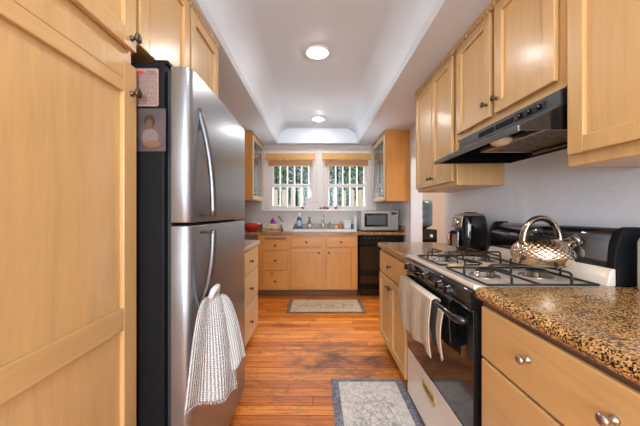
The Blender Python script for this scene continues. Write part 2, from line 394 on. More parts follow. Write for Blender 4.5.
obj('hinge_cover', MB().box(-.60, -.545, FY0+.0, FY0+.05, 1.7365, 1.752), MW['blackm'], t, .004)
HY = FY0+.085
def bow(zend, zmid, par):
    pts = []
    for k in range(15):
        s_ = k/14; z = zend+(zmid-zend)*s_
        off = .060*(1-(1-s_)**2.4)
        pts.append((XD1-.006+off, HY, z))
    obj('handle_stub', MB().tube([(XD1+.0, HY, zmid-(zmid-zend)*.02), (XD1+.052, HY, zmid-(zmid-zend)*.02)], .005, 8), MW['rubber'], par)
    return obj('handle', MB().tube(pts, .0155, 12, .8), MW['hsteel'], par)
bow(1.60, 1.172, fz); bow(.79, 1.118, fr)
# papers on the fridge side; the shade there is put into their colours
yS = FY0-.012
cal = N('calendar_print'); cal.set(.5)
v = cal.coords(); s_ = cal.n('ShaderNodeSeparateXYZ'); cal.l(v, s_.inputs[0])
ln = cal.ramp(cal.math('SINE', cal.math('MULTIPLY', s_.outputs[2], 900)), [(.35, (1, 1, 1)), (.8, (.55, .40, .38))])
nz = cal.ramp(cal.noise(cal.coords((240, 1, 120)), 1, 3, .7), [(.42, (1, 1, 1)), (.6, (.50, .36, .36))])
cal.base(cal.mix(cal.mix((.30, .215, .185), ln, .45, 'MULTIPLY'), nz, .8, 'MULTIPLY'))
t = thing('paper_calendar', 'small printed calendar card with a red heading on the black refrigerator side', 'calendar', (-.617, yS-.002, 1.575))
def rr(x0, x1, z0, z1, r):
    P = []
    for (cx, cz, a) in ((x1-r, z1-r, 0), (x0+r, z1-r, 90), (x0+r, z0+r, 180), (x1-r, z0+r, 270)):
        for k in range(5): b = math.radians(a+k*22.5); P.append((cx+r*math.cos(b), cz+r*math.sin(b)))
    return P
obj('card', MB().prism(rr(-.664, -.571, 1.575, 1.712, .007), 'y', yS-.0025, yS-.0005), plain('card_paper', (.30, .22, .19), .5), t)
obj('printed_grid', MB().box(-.661, -.575, yS-.0032, yS-.0026, 1.580, 1.697), cal.m, t)
obj('red_heading', MB().box(-.660, -.624, yS-.0040, yS-.0033, 1.692, 1.702), plain('red_ink', (.55, .03, .02), .5), t)
obj('heading_text', MB().box(-.614, -.580, yS-.0040, yS-.0033, 1.698, 1.703).box(-.604, -.582, yS-.0040, yS-.0033, 1.690, 1.694), plain('dark_ink', (.22, .10, .09), .5), t)
t = thing('photo_print', 'blurry colour photo of a dark-haired child in white on the refrigerator side', 'photo', (-.601, yS-.002, 1.412))
pb = N('photo_backdrop'); pb.set(.35); pb.base(pb.ramp(pb.noise(pb.coords(), 12, 2), [(.3, (.055, .042, .045)), (.7, (.10, .072, .068))]))
obj('paper', MB().box(-.656, -.545, yS-.0025, yS-.0005, 1.412, 1.567), pb.m, t)
def blob(nm, cx, cz, rx, rz, col, dy):
    P = [(cx+rx*math.cos(k/24*2*PI), cz+rz*math.sin(k/24*2*PI)) for k in range(24)]
    obj(nm, MB().prism(P, 'y', yS-dy-.0003, yS-dy), plain('print_'+nm, col, .4), t)
blob('printed_hair', -.603, 1.521, .020, .024, (.03, .018, .013), .0027)
blob('printed_shirt', -.601, 1.462, .030, .032, (.16, .12, .11), .0031)
blob('printed_face', -.604, 1.509, .0125, .0185, (.12, .052, .03), .0035)
blob('printed_table', -.592, 1.438, .030, .013, (.17, .075, .035), .0039)
# towel on the fridge handle: gathered at the handle, fanned at the hem
def fan(top, c0, c1, zb, wob, nfold, ph, ttop=.034):
    top = Vector(top); c0 = Vector(c0); c1 = Vector(c1); d = (c1-c0).normalized(); nr = Vector((d.y, -d.x, 0)); nr = nr if nr.y < 0 else -nr
    def fn(u, v):
        vv = v**.5
        e = c0.lerp(c1, u); e = Vector((e.x, e.y, zb+wob*u+.008*math.sin(u*PI*2.3+ph)))
        s0 = top+d*(u-.5)*ttop*2
        p = s0.lerp(e, 0); p.x = s0.x+(e.x-s0.x)*vv; p.y = s0.y+(e.y-s0.y)*vv; p.z = s0.z+(e.z-s0.z)*v
        p += nr*(.005+.008*v)*math.sin(u*PI*nfold+ph+v*1.2); p += nr*.018*math.sin(v*PI*.5)
        return p
    return fn
t = thing('dish_towel', 'white waffle-weave dish towel hanging from the refrigerator handle', 'towel', (-.40, HY, .45))
hx = XD1+.056
ft = fan((hx-.004, HY-.012, .865), (-.455, .900, 0), (-.335, 1.135, 0), .535, -.075, 3.1, .6)
obj('front_fold', MB().grid(ft, 40, 40, (1, 1.6)), MW['cloth_white'], t, solid=.004)
bk = fan((hx-.004, HY+.014, .855), (-.375, 1.10, 0), (-.298, 1.145, 0), .54, .045, 2.5, 2.2)
obj('back_fold', MB().grid(bk, 26, 36, (.6, 1.5)), MW['cloth_white'], t, solid=.004)
m = MB()
for k in range(46):
    p = ft(k/45, 1.0); q_ = Vector((p.x+random.uniform(-.002, .002), p.y, p.z-.012)); m.tube([p, q_], .0012, 4)
obj('fringe', m, MW['cloth_white'], t)
obj('gathered_loop', MB().tube([(hx-.004, HY-.026, .855), (hx+.006, HY-.022, .885), (hx+.014, HY, .895), (hx+.006, HY+.02, .885), (hx-.002, HY+.026, .85)], [.012, .012, .012, .012, .012], 10), MW['cloth_white'], t)
# drawers beyond the fridge
LX = -.60
FD = Face('+x', LX)
t = thing('base_cabinet', 'pale maple three-drawer base cabinet beyond the refrigerator', 'cabinet', (-.9, 2.27, 0))
obj('cabinet_body', MB().box(XL+G, LX, 1.80, 2.72, .075, .874), MW['wood'], t, .003)
obj('toe_kick', MB().box(XL+G, LX-.06, 1.80, 2.72, 0, .074), MW['toe'], t)
for z0, z1 in ((.666, .862), (.396, .654), (.085, .384)):
    dd = slab(FD, t, 2.02, 2.715, z0, z1, 'drawer', .022, 'light')
    knob(FD, dd, 2.38, (z0+z1)/2, .022)
tag(obj('countertop', MB().box(XL+G, -.568, 1.80, 2.745, .875, .913), plain('pale_counter_edge', (.62, .55, .50), .2, coat=.3), bevel=.006), 'pale polished countertop over the drawers beyond the refrigerator', 'countertop')

# ------------------------------------------------------------ far run
FF = Face('-y', 3.83)
t = thing('base_cabinet', 'long maple sink cabinet with three drawers and two doors under the window', 'cabinet', (-.1, 4.1, 0))
obj('cabinet_body', MB().box(-.82, .585, 3.83, 3.85, .10, .874).box(-.82, .585, 3.8505, YF-G, .10, .12).box(-.82, -.80, 3.8505, YF-G, .1205, .874).box(.565, .585, 3.8505, YF-G, .1205, .874), MW['farx'], t, .002)
obj('toe_kick', MB().box(-.82, .585, 3.90, YF-G, 0, .099), MW['toe'], t)
obj('cutting_board', MB().box(-.72, -.42, 3.815, 3.829, .814, .830), MW['toe'], t, .003)
for z0, z1 in ((.665, .795), (.388, .650), (.105, .372)):
    dd = slab(FF, t, -.733, -.405, z0, z1); knob(FF, dd, -.57, (z0+z1)/2+ (0 if z1 > .4 else -.01), .02)
    if z1 < .4: knob(FF, dd, -.615, z1-.035, .02, r=.011)
for u0, u1, ku in ((-.342, .073, .04), (.146, .556, .18)):
    dd = slab(FF, t, u0, u1, .705, .848, 'false_drawer_front'); knob(FF, dd, (u0+u1)/2, .776, .02)
    dd = shaker(FF, t, u0, u1, .118, .688); knob(FF, dd, ku, .63, .0235)
t = thing('dishwasher', 'black built-in dishwasher beneath the microwave', 'dishwasher', (.9, 4.1, 0))
obj('tub_shell', MB().box(.61, 1.235, 3.86, YF-.01, .10, .87), MW['blackm'], t)
dd = obj('door', MB().box(.618, 1.222, 3.822, 3.859, .19, .72), MW['black'], t, .006)
cp = obj('control_panel', MB().box(.618, 1.222, 3.815, 3.859, .725, .868), MW['blackm'], t, .008)
obj('latch_handle', MB().box(.75, 1.05, 3.800, 3.8149, .755, .785), MW['black'], cp, .005)
for k in range(5): obj('button', MB().box(.68+k*.058, .70+k*.058, 3.812, 3.8149, .826, .836), plain('button_grey', (.08, .08, .085), .5) if k == 0 else bpy.data.materials['button_grey'], cp)
obj('kick_plate', MB().box(.63, 1.215, 3.87, 3.89, .012, .099), MW['black'], t)
obj('leg', MB().box(.66, .70, 3.90, 3.94, 0, .099), MW['blackm'], t); obj('leg', MB().box(1.15, 1.19, 3.90, 3.94, 0, .099), MW['blackm'], t)
m = MB(); sx0, sx1, sy0, sy1 = -.34, .56, 3.90, 4.33
ct = thing('countertop', 'brown granite countertop with backsplash running under the window', 'countertop', (0, 4.1, .875))
m.box(XL+G, sx0, 3.80, YF-G, .875, .913).box(sx1, XR-G, 3.80, YF-G, .875, .913).box(sx0, sx1, 3.80, sy0, .875, .913).box(sx0, sx1, sy1, YF-G, .875, .913)
obj('slab', m, MW['granite'], ct)
obj('backsplash', MB().box(XL+G, XR-.03, YF-.022, YF-G, .9135, 1.005), plain('shaded_granite', (.20, .12, .075), .25, var=.5, scale=90), ct, .003)  # same granite as the slab, with shade put into a darker colour
obj('side_splash', MB().box(XR-.024, XR-G, 3.80, YF-G, .9135, 1.005), MW['granite'], ct, .003)
t = thing('sink', 'white drop-in kitchen sink below the window', 'sink', (.11, 4.1, .9))
m = MB().box(sx0-.02, sx1+.02, sy0-.025, sy0+.02, .914, .930).box(sx0-.02, sx1+.02, sy1-.05, sy1+.02, .914, .930).box(sx0-.02, sx0+.03, sy0+.02, sy1-.05, .914, .930).box(sx1-.03, sx1+.02, sy0+.02, sy1-.05, .914, .930)
obj('rim', m, MW['white'], t, .006)
m = MB().box(sx0+.012, sx0+.024, sy0+.015, sy1-.045, .74, .9139).box(sx1-.024, sx1-.012, sy0+.015, sy1-.045, .74, .9139).box(sx0+.024, sx1-.024, sy0+.015, sy0+.026, .74, .9139).box(sx0+.024, sx1-.024, sy1-.056, sy1-.045, .74, .9139).box(sx0+.024, sx1-.024, sy0+.026, sy1-.056, .74, .752).box(.10, .125, sy0+.026, sy1-.056, .752, .90)
obj('basin', m, MW['white'], t)
def zz(*p): return [Vector(q) for q in p]
# faucet
t = thing('faucet', 'chrome kitchen faucet rising behind the white sink', 'faucet', (.11, 4.305, .931))
obj('base', MB().lathe([(.03, .931), (.028, .94), (.019, .95), (.017, 1.02), (.02, 1.03)], (.11, 4.305, 0)), MW['chrome'], t)
obj('spout', MB().tube(zz((.11, 4.305, 1.02), (.11, 4.305, 1.12), (.11, 4.29, 1.155), (.11, 4.255, 1.17), (.11, 4.21, 1.155), (.11, 4.19, 1.12), (.11, 4.185, 1.08)), [.015, .014, .014, .015, .016, .018, .018], 12), MW['chrome'], t)
obj('lever', MB().tube(zz((.11, 4.31, 1.15), (.115, 4.31, 1.19)), [.012, .006], 10), MW['nickel'], t)
# ------------------------------------------------------------ right run, far piece
FR = Face('-x', .60)
t = thing('base_cabinet', 'maple base cabinet with one drawer and two narrow doors beyond the stove', 'cabinet', (.9, 2.1, 0))
obj('cabinet_body', MB().box(.60, XR-G, 1.725, 2.50, .09, .874), MW['wood'], t, .003)
obj('toe_kick', MB().box(.67, XR-G, 1.725, 2.50, 0, .089), MW['toe'], t)
dd = slab(FR, t, 1.76, 2.475, .675, .850); knob(FR, dd, 2.12, .765, .02)
dd = shaker(FR, t, 1.76, 2.112, .105, .660, st=.05); knob(FR, dd, 2.085, .60, .0235)
dd = shaker(FR, t, 2.122, 2.475, .105, .660, st=.05); knob(FR, dd, 2.155, .60, .0235)
tag(obj('countertop', MB().box(.572, XR-G, 1.722, 2.53, .875, .914), MW['granite'], bevel=.012, seg=4), 'granite countertop piece beyond the stove under the air fryer', 'countertop')
# near piece
t = thing('base_cabinet', 'maple drawer cabinet in the right foreground under the granite', 'cabinet', (.9, .6, 0))
obj('cabinet_body', MB().box(.60, XR-G, .05, .981, .09, .874), MW['strip'], t, .003)
obj('toe_kick', MB().box(.67, XR-G, .05, .981, 0, .089), MW['toe'], t)
for z0, z1 in ((.690, .862), (.395, .680), (.105, .385)):
    dd = slab(FR, t, .315, .955, z0, z1)
    for u in (.742, .527): knob(FR, dd, u, (z0+z1)/2 + .012, .02, 'nickel', .0125)
dd = slab(FR, t, .06, .305, .690, .862)
pr = [(.60, .875), (XR-G, .875), (XR-G, .921), (.60, .921)]
for k in range(9): a = PI/2+k/8*PI; pr.append((.595+.023*math.cos(a)*1.0, .898+.023*math.sin(a)))
tag(obj('countertop', MB().prism(pr[:4]+pr[4:], 'y', .03, .981), MW['granite'], bevel=.0), 'speckled brown granite countertop in the right foreground', 'countertop')
# ------------------------------------------------------------ range
t = thing('stove', 'black and almond gas range with glass oven door', 'stove', (.9, 1.35, 0))
RY0, RY1 = .985, 1.718
obj('body', MB().box(.62, 1.19, RY0, RY1, .05, .906), MW['blackm'], t, .003)
for px in (.66, 1.12):
    for py in (RY0+.05, RY1-.05): obj('leg', MB().lathe([(.018, 0), (.018, .01), (.012, .012), (.012, .049)], (px, py, 0), seg=12), MW['blackm'], t)
ct_ = MB().prism([(.575, .907), (1.088, .907), (1.088, .919), (.615, .919), (.600, .924), (.583, .928), (.574, .924), (.571, .915)], 'y', RY0, RY1)
obj('cooktop', ct_, MW['almond'], t, .003)
#obj('cooktop_lip', MB().box(.60, 1.045, RY0, RY0+.018, .9305, .938).box(.60, 1.045, RY1-.018, RY1, .9305, .938), MW['almond'], t, .003)
# control panel (tilted) with five knobs
obj('control_panel', MB().prism([(.561, .836), (.619, .836), (.619, .9065), (.5715, .9065), (.5585, .896), (.553, .865)], 'y', RY0, RY1, True), MW['black'], t)
for ky in (1.615, 1.54, 1.365, 1.205, 1.125):
    kb = obj('burner_knob', MB().lathe([(.023, 0), (.023, .004), (.019, .006), (.018, .02), (.014, .023)], (.5555, ky, .869), '-x', 20), MW['black'], t)
    obj('grip', MB().box(.524, .5315, ky-.004, ky+.004, .853, .885), MW['black'], kb, .002)
dr = obj('oven_door', MB().box(.580, .619, RY0+.004, RY1-.004, .358, .832), MW['blackm'], t, .004)
obj('door_glass', MB().box(.5735, .5797, RY0+.006, RY1-.006, .362, .83), MW['black'], dr, .002)
hp = [(.572, RY0+.03, .785), (.545, RY0+.032, .787), (.533, RY0+.045, .788)] + [(.531, RY0+.06+k*(RY1-RY0-.12)/8, .788) for k in range(9)] + [(.533, RY1-.045, .788), (.545, RY1-.032, .787), (.572, RY1-.03, .785)]
obj('handle', MB().tube(hp, .0155, 12), MW['black'], dr)
bd = obj('storage_drawer', MB().box(.576, .619, RY0+.004, RY1-.004, .065, .350), MW['almond'], t, .006)
obj('drawer_edge', MB().box(.5735, .619, RY0+.006, RY1-.006, .3505, .3565), MW['chrome'], bd)
pl = obj('brass_badge', MB().prism([(1.315, .245), (1.465, .245), (1.475, .272), (1.465, .300), (1.315, .300), (1.305, .272)], 'x', .5725, .5758), MW['brass'], bd, .001)
obj('badge_inset', MB().box(.5712, .5724, 1.33, 1.45, .262, .283), plain('dark_brass', (.22, .13, .04), .4, .7), pl)
# backguard
bgp = [(1.092, .985)]
for k in range(13):
    a = k/12; bgp.append((1.086+.046*a**2.2, .992+.133*math.sin(a*PI/2)**.95))
bgp += [(1.145, 1.129), (1.190, 1.129), (1.190, .907), (1.0925, .907)]
obj('backguard_riser', MB().prism([(1.058, .9195), (1.0915, .9195), (1.0915, .984), (1.082, .984), (1.070, .968)], 'y', RY0+.004, RY1-.03, True), MW['almond'], t, .004)
gp = obj('backguard_panel', MB().prism(bgp, 'y', RY0+.03, RY1-.03, True), MW['black'], t)
ecp = [(1.080, .985), (1.082, 1.02), (1.090, 1.065), (1.102, 1.105), (1.118, 1.129), (1.135, 1.136), (1.196, 1.136), (1.196, .921), (1.093, .921), (1.093, .985)]
for a, b in ((RY0, RY0+.028), (RY1-.028, RY1)): obj('backguard_end_cap', MB().prism(ecp, 'y', a, b), MW['blackm'], t, .004)
obj('backguard_badge', MB().box(1.091, 1.095, 1.53, 1.56, 1.068, 1.076), MW['nickel'], gp)
# burners
for bx_ in (.72, .940):
    for by_ in (1.165, 1.535):
        b = obj('burner', MB().lathe([(.062, .9192), (.058, .923), (.040, .925), (.038, .940), (.030, .942)], (bx_, by_, 0), seg=24), MW['nickel'], t)
        obj('burner_cap', MB().lathe([(.034, .9425), (.036, .945), (.034, .950), (.015, .952)], (bx_, by_, 0), seg=24), MW['iron'], b)
def grate(y0, y1, label):
    t = thing('burner_grate', label, 'grate', (.83, (y0+y1)/2, .9195), 'gas burner grates on the stove')
    x0, x1 = .63, 1.040; zb, zt = .9240, .9675; r = .0045
    def seg(*p): return MB().tube(zz(*p), r, 8)
    obj('frame', MB().tube(zz((x0, y0, zb), (x1, y0, zb), (x1, y0+.0001, zb)), r, 8).tube(zz((x0, y1, zb), (x1, y1, zb)), r, 8).tube(zz((x0, y0, zb), (x0, y1, zb)), r, 8).tube(zz((x1, y0, zb), (x1, y1, zb)), r, 8), MW['iron'], t)
    for cx in (.72, .940):
        cy = (y0+y1)/2; k = .024
        for (ex, ey) in ((cx, y0), (cx, y1), (x0 if cx < .8 else .830, cy), (.830 if cx < .8 else x1, cy)):
            d = Vector((cx-ex, cy-ey, 0)).normalized(); e = Vector((ex, ey, 0)); L = (Vector((cx, cy, 0))-e).length
            pts = [e+Vector((0, 0, zb)), e+Vector((0, 0, zt-.008)), e+d*.006+Vector((0, 0, zt-.002)), e+d*.014+Vector((0, 0, zt)), e+d*(L-k)+Vector((0, 0, zt))]
            obj('finger', MB().tube(pts, r, 8), MW['iron'], t)
    obj('cross_bar', seg((.830, y0, zb), (.830, y1, zb)), MW['iron'], t)
    return t
grate(1.000, 1.315, 'black wire burner grate nearest the camera, carrying the kettle')
grate(1.385, 1.685, 'black wire burner grate at the far end of the stove by the air fryer')
m = MB(); P = [(.79+.135*math.cos(a), 1.35+.026*math.sin(a)*(1 if math.cos(a) > 0 else .8)) for a in [k/28*2*PI for k in range(28)]]
t = thing('spoon_rest', 'pale wooden spoon rest lying between the two burner grates', 'spoon rest', (.79, 1.35, .9195))
obj('dish', m.prism(P, 'z', .9195, .9275), plain('spoon_rest_wood', (.66, .45, .22), .4), t, .002)
m = MB().tube([(.79+.135*math.cos(a), 1.35+.024*math.sin(a), .9305) for a in [k/32*2*PI for k in range(33)]], .003, 6)
obj('rim', m, plain('spoon_rest_rim', (.72, .52, .28), .4), t)
# towel over the oven handle
t = thing('kitchen_towel', 'beige woven towel draped over the oven door handle', 'towel', (.53, 1.35, .53))
def drape(y0, y1, zt, zb, x0, amp, nf, ph, sl=0, out=.02):
    def fn(u, v):
        y = y0+(y1-y0)*u; z = zt+(zb+sl*u+.012*math.sin(u*7+ph)-zt)*v
        return Vector((x0-amp*(.3+v)*math.sin(u*PI*nf+ph)-out*v*(1-v)*1.5, y+.012*math.sin(v*3+ph)*v, z))
    return fn
obj('front_panel', MB().grid(drape(1.20, 1.655, .803, .545, .510, .006, 5.5, .4, 0), 60, 40, (1.5, 1)), MW['cloth_beige'], t, solid=.004)
obj('top_fold', MB().prism([(.508, .797), (.512, .806), (.522, .8115), (.540, .8115), (.549, .806), (.553, .797), (.549, .797), (.545, .8030), (.538, .8065), (.524, .8065), (.517, .8030), (.513, .797)], 'y', 1.205, 1.65, True), MW['cloth_beige'], t)
obj('back_panel', MB().grid(drape(1.215, 1.64, .801, .60, .552, .001, 4, 1.4, 0, .0), 50, 20, (1.5, .8)), MW['cloth_beige'], t, solid=.003)
obj('side_fold', MB().grid(drape(1.09, 1.145, .790, .595, .512, .006, 1.6, .9, 0), 16, 30, (.4, 1)), MW['cloth_beige'], t, solid=.004)
m = MB().grid(drape(1.14, 1.215, .795, .62, .515, .006, 1.5, .2, 0), 12, 24, (.4, 1)); obj('shadow_side_panel', m, plain('towel_gap_shade', (.02, .02, .02), .8), t, solid=.005)  # black sheet standing in for the shade between the towel folds
# ------------------------------------------------------------ kettle
KX, KY, KZ = .948, 1.145, .9725
t = thing('kettle', 'hammered copper-toned whistling kettle on the near rear burner', 'kettle', (KX, KY, KZ))
prof = [(.070, 0), (.088, .002), (.098, .010)]
for k in range(1, 46):
    a = k/45; z = .012+.096*a; r = .097+.008*math.sin(min(1, a/.30)*PI/2) - .052*max(0, (a-.30)/.70)**2.3
    prof.append((r, z))
def ham(a, h):
    if h < .038 or h > .100: return 1
    return 1+.045*abs(math.sin(a*14+(h*210)))*abs(math.sin(a*14-(h*210)))-.012
km = N('kettle_metal'); km.set(.17, 1)
km.base(km.ramp(km.noise(km.coords(), 16, 3), [(.35, (.62, .46, .28)), (.65, (.80, .70, .56))]))
obj('body', MB().lathe([(r, z) for r, z in prof], (KX, KY, KZ), seg=176, mod=ham), km.m, t)
ld = obj('lid', MB().lathe([(.050, .1085), (.050, .112), (.040, .117), (.015, .121), (.005, .122)], (KX, KY, KZ), seg=32), MW['blackm'], t)
obj('lid_knob', MB().lathe([(.006, .1225), (.006, .126), (.013, .130), (.010, .137)], (KX, KY, KZ), seg=16), MW['blackm'], ld)
spd = Vector((.88, -.30, .52)).normalized(); s0 = Vector((KX+.060, KY-.012, KZ+.070))
sm = plain('kettle_spout_metal', (.66, .60, .52), .14, 1)
obj('spout', MB().tube([s0, s0+spd*.03, s0+spd*.062], [.026, .023, .021], 18), sm, t)
obj('spout_whistle', MB().tube([s0+spd*.063, s0+spd*.078], [.0235, .021], 18), MW['nickel'], t)
hp = []
for k in range(19):
    a = PI*1.02 - k/18*PI*1.04; hp.append((KX-.002+.078*math.cos(a), KY, KZ+.085+.112*math.sin(a)**.85 if math.sin(a) > 0 else KZ+.085))
obj('handle', MB().tube(hp, [.0145]*19, 12, .62, up=(0, 0, 1)), plain('kettle_handle_metal', (.42, .34, .27), .2, .95), t)
obj('handle_grip', MB().tube([(p[0]*1.0, p[1], p[2]-.0085) for p in hp[4:14]], [.0115]*10, 12, .6), MW['blackm'], t)
# ------------------------------------------------------------ air fryer
AX, AY = 1.135, 2.0
t = thing('air_fryer', 'glossy black air fryer on the granite beside the far end of the stove', 'air fryer', (AX, AY, .915))
def sq(a, h):   # rounded-square section
    c, s_ = abs(math.cos(a)), abs(math.sin(a)); return 1/((c**3.2+s_**3.2)**(1/3.2))
obj('body', MB().lathe([(.072, .0), (.086, .006), (.094, .03), (.098, .10), (.094, .19), (.086, .240), (.080, .252)], (AX, AY, .915), seg=56, mod=sq), MW['black'], t)
tp = plain('bronze_plastic', (.30, .23, .17), .35, .5)
obj('top_cover', MB().lathe([(.081, .2525), (.077, .262), (.055, .270), (.02, .271)], (AX, AY, .915), seg=56, mod=sq), tp, t)
obj('vent', MB().box(AX-.03, AX+.03, AY-.03, AY+.03, 1.1865, 1.193), MW['blackm'], t, .002)
fp = MB().prism([(AX-.097, .915+.165), (AX-.1035, .915+.17), (AX-.095, .915+.238), (AX-.084, .915+.258), (AX-.078, .915+.258), (AX-.088, .915+.235)], 'y', AY-.065, AY+.065)
cpn = obj('control_panel', fp, tp, t, .004)
obj('dial', MB().lathe([(.026, 0), (.026, .008), (.020, .016), (.018, .017)], (AX-.099, AY-.005, .915+.205), '-x', 24), MW['chrome'], cpn)
bk = obj('basket_handle', MB().tube(zz((AX-.108, AY-.01, .915+.125), (AX-.135, AY-.01, .915+.135), (AX-.150, AY-.01, .915+.125), (AX-.157, AY-.01, .915+.085), (AX-.150, AY-.01, .915+.035)), [.012, .013, .015, .014, .011], 12), MW['blackm'], t)
obj('handle_reflection', MB().tube(zz((AX-.163, AY-.016, .915+.125), (AX-.170, AY-.016, .915+.088), (AX-.163, AY-.016, .915+.045)), [.008, .010, .008], 10), plain('pinkish_reflection', (.62, .30, .24), .3, .4), bk)  # pink reflection on the basket handle, painted as a coloured strip
obj('basket_front', MB().box(AX-.118, AX-.110, AY-.05, AY+.05, .94, 1.055), plain('pewter_gloss', (.30, .30, .31), .2, .8), t, .004)
# ------------------------------------------------------------ upper right cabinets
FU = Face('-x', .935)
t = thing('wall_cabinet', 'maple two-door wall cabinet at the far end of the range hood', 'cabinet', (1.1, 2.15, 1.37))
obj('cabinet_body', MB().box(.935, XR-G, 1.802, 2.50, 1.372, 2.286), MW['wood'], t, .003)
for u0, u1, ku in ((1.830, 2.145, 2.125), (2.155, 2.485, 2.175)):
    dd = shaker(FU, t, u0, u1, 1.400, 2.245, st=.052); knob(FU, dd, ku, 1.455, .0235)
dentil(FU, t, 1.802, 2.50)
t = thing('wall_cabinet', 'maple two-door wall cabinet directly above the black range hood', 'cabinet', (1.1, 1.4, 1.66))
obj('cabinet_body', MB().box(.935, XR-G, 1.012, 1.801, 1.660, 2.286), MW['wood'], t, .003)
for u0, u1, ku in ((1.042, 1.395, 1.37), (1.430, 1.770, 1.455)):
    dd = shaker(FU, t, u0, u1, 1.695, 2.245, st=.056); knob(FU, dd, ku, 1.765 if ku < 1.4 else 1.765, .0235)
dentil(FU, t, 1.012, 1.801)
t = thing('wall_cabinet', 'large maple wall cabinet in the upper right foreground', 'cabinet', (1.1, .6, 1.36))
obj('cabinet_body', MB().box(.935, XR-G, .02, 1.010, 1.358, 2.286), MW['wood'], t, .003)
dd = shaker(FU, t, .50, .988, 1.398, 2.245, st=.058); dd = shaker(FU, t, .05, .49, 1.398, 2.245, st=.058)
knob(FU, dd, .47, 1.44, .0235)
dentil(FU, t, .02, 1.010)
# hood
HY0, HY1 = 1.030, 1.740
t = thing('range_hood', 'black under-cabinet range hood above the stove', 'range hood', (1.0, 1.41, 1.5))
hx0, hxl = .925, .765; hm = plain('hood_enamel', (.075, .08, .088), .35, .3)
m = MB()
m.prism([(hx0, 1.600), (hx0, 1.656), (XR-.002, 1.656), (XR-.002, 1.645), (hx0+.012, 1.645), (hx0+.012, 1.600)], 'y', HY0, HY1)   # top box front
m.prism([(hxl, 1.520), (hx0, 1.600), (hx0+.012, 1.600), (hxl+.012, 1.514)], 'y', HY0, HY1)
obj('shell', m, hm, t)
for a, b in ((HY0, HY0+.008), (HY1-.008, HY1)):
    obj('end_panel', MB().prism([(hxl+.001, 1.500), (hxl+.001, 1.519), (hx0+.013, 1.599), (hx0+.013, 1.644), (XR-.002, 1.644), (XR-.002, 1.506)], 'y', a+.0005 if a > 1.5 else a-.0085, b+.0085 if a > 1.5 else b-.0085), MW['black'], t)
obj('front_lip', MB().box(hxl-.006, hxl+.006, HY0-.008, HY1+.008, 1.497, 1.5195), plain('hood_lip_metal', (.20, .20, .21), .25, .7), t, .002)
obj('back_panel', MB().box(XR-.012, XR-.003, HY0+.01, HY1-.01, 1.507, 1.643), MW['blackm'], t)
flt = N('grease_filter_mesh'); flt.set(.5, .6); ff = flt.noise(flt.coords(), 75, 3, .8); flt.base(flt.ramp(ff, [(.38, (.045, .03, .018)), (.66, (.42, .30, .19))])); flt.bump(ff, .8, .004)
obj('grease_filter', MB().box(.95, XR-.02, 1.12, 1.52, 1.535, 1.545), flt.m, t)
obj('filter_frame', MB().box(.93, .95, 1.10, 1.54, 1.528, 1.548).box(XR-.03, XR-.013, 1.10, 1.54, 1.515, 1.527).box(.95, XR-.02, 1.10, 1.12, 1.528, 1.548).box(.95, XR-.02, 1.52, 1.54, 1.528, 1.548), MW['nickel'], t, .002)
obj('lamp_lens', MB().lathe([(.05, 1.543), (.048, 1.535), (.035, 1.520), (.015, 1.513)], (.895, 1.32, 0), seg=24), plain('lamp_lens', (.75, .60, .42), .25), t)
obj('lamp_housing', MB().lathe([(.058, 1.5435), (.058, 1.5600)], (.895, 1.32, 0), seg=24), MW['iron'], t)
for a, b in ((1.275, 1.40), (1.415, 1.545)): obj('vent_slot', MB().box(hx0-.0022, hx0-.0004, a, b, 1.612, 1.638), plain('slot_black', (.002, .002, .002), .9), t)
cp_ = obj('switch_panel', MB().box(hx0-.005, hx0-.0004, 1.095, 1.262, 1.612, 1.642), MW['black'], t, .006)
for ky in (1.125, 1.178, 1.232): obj('switch_knob', MB().lathe([(.012, 0), (.011, .006), (.009, .012)], (hx0-.005, ky, 1.628), '-x', 14), MW['black'], cp_)
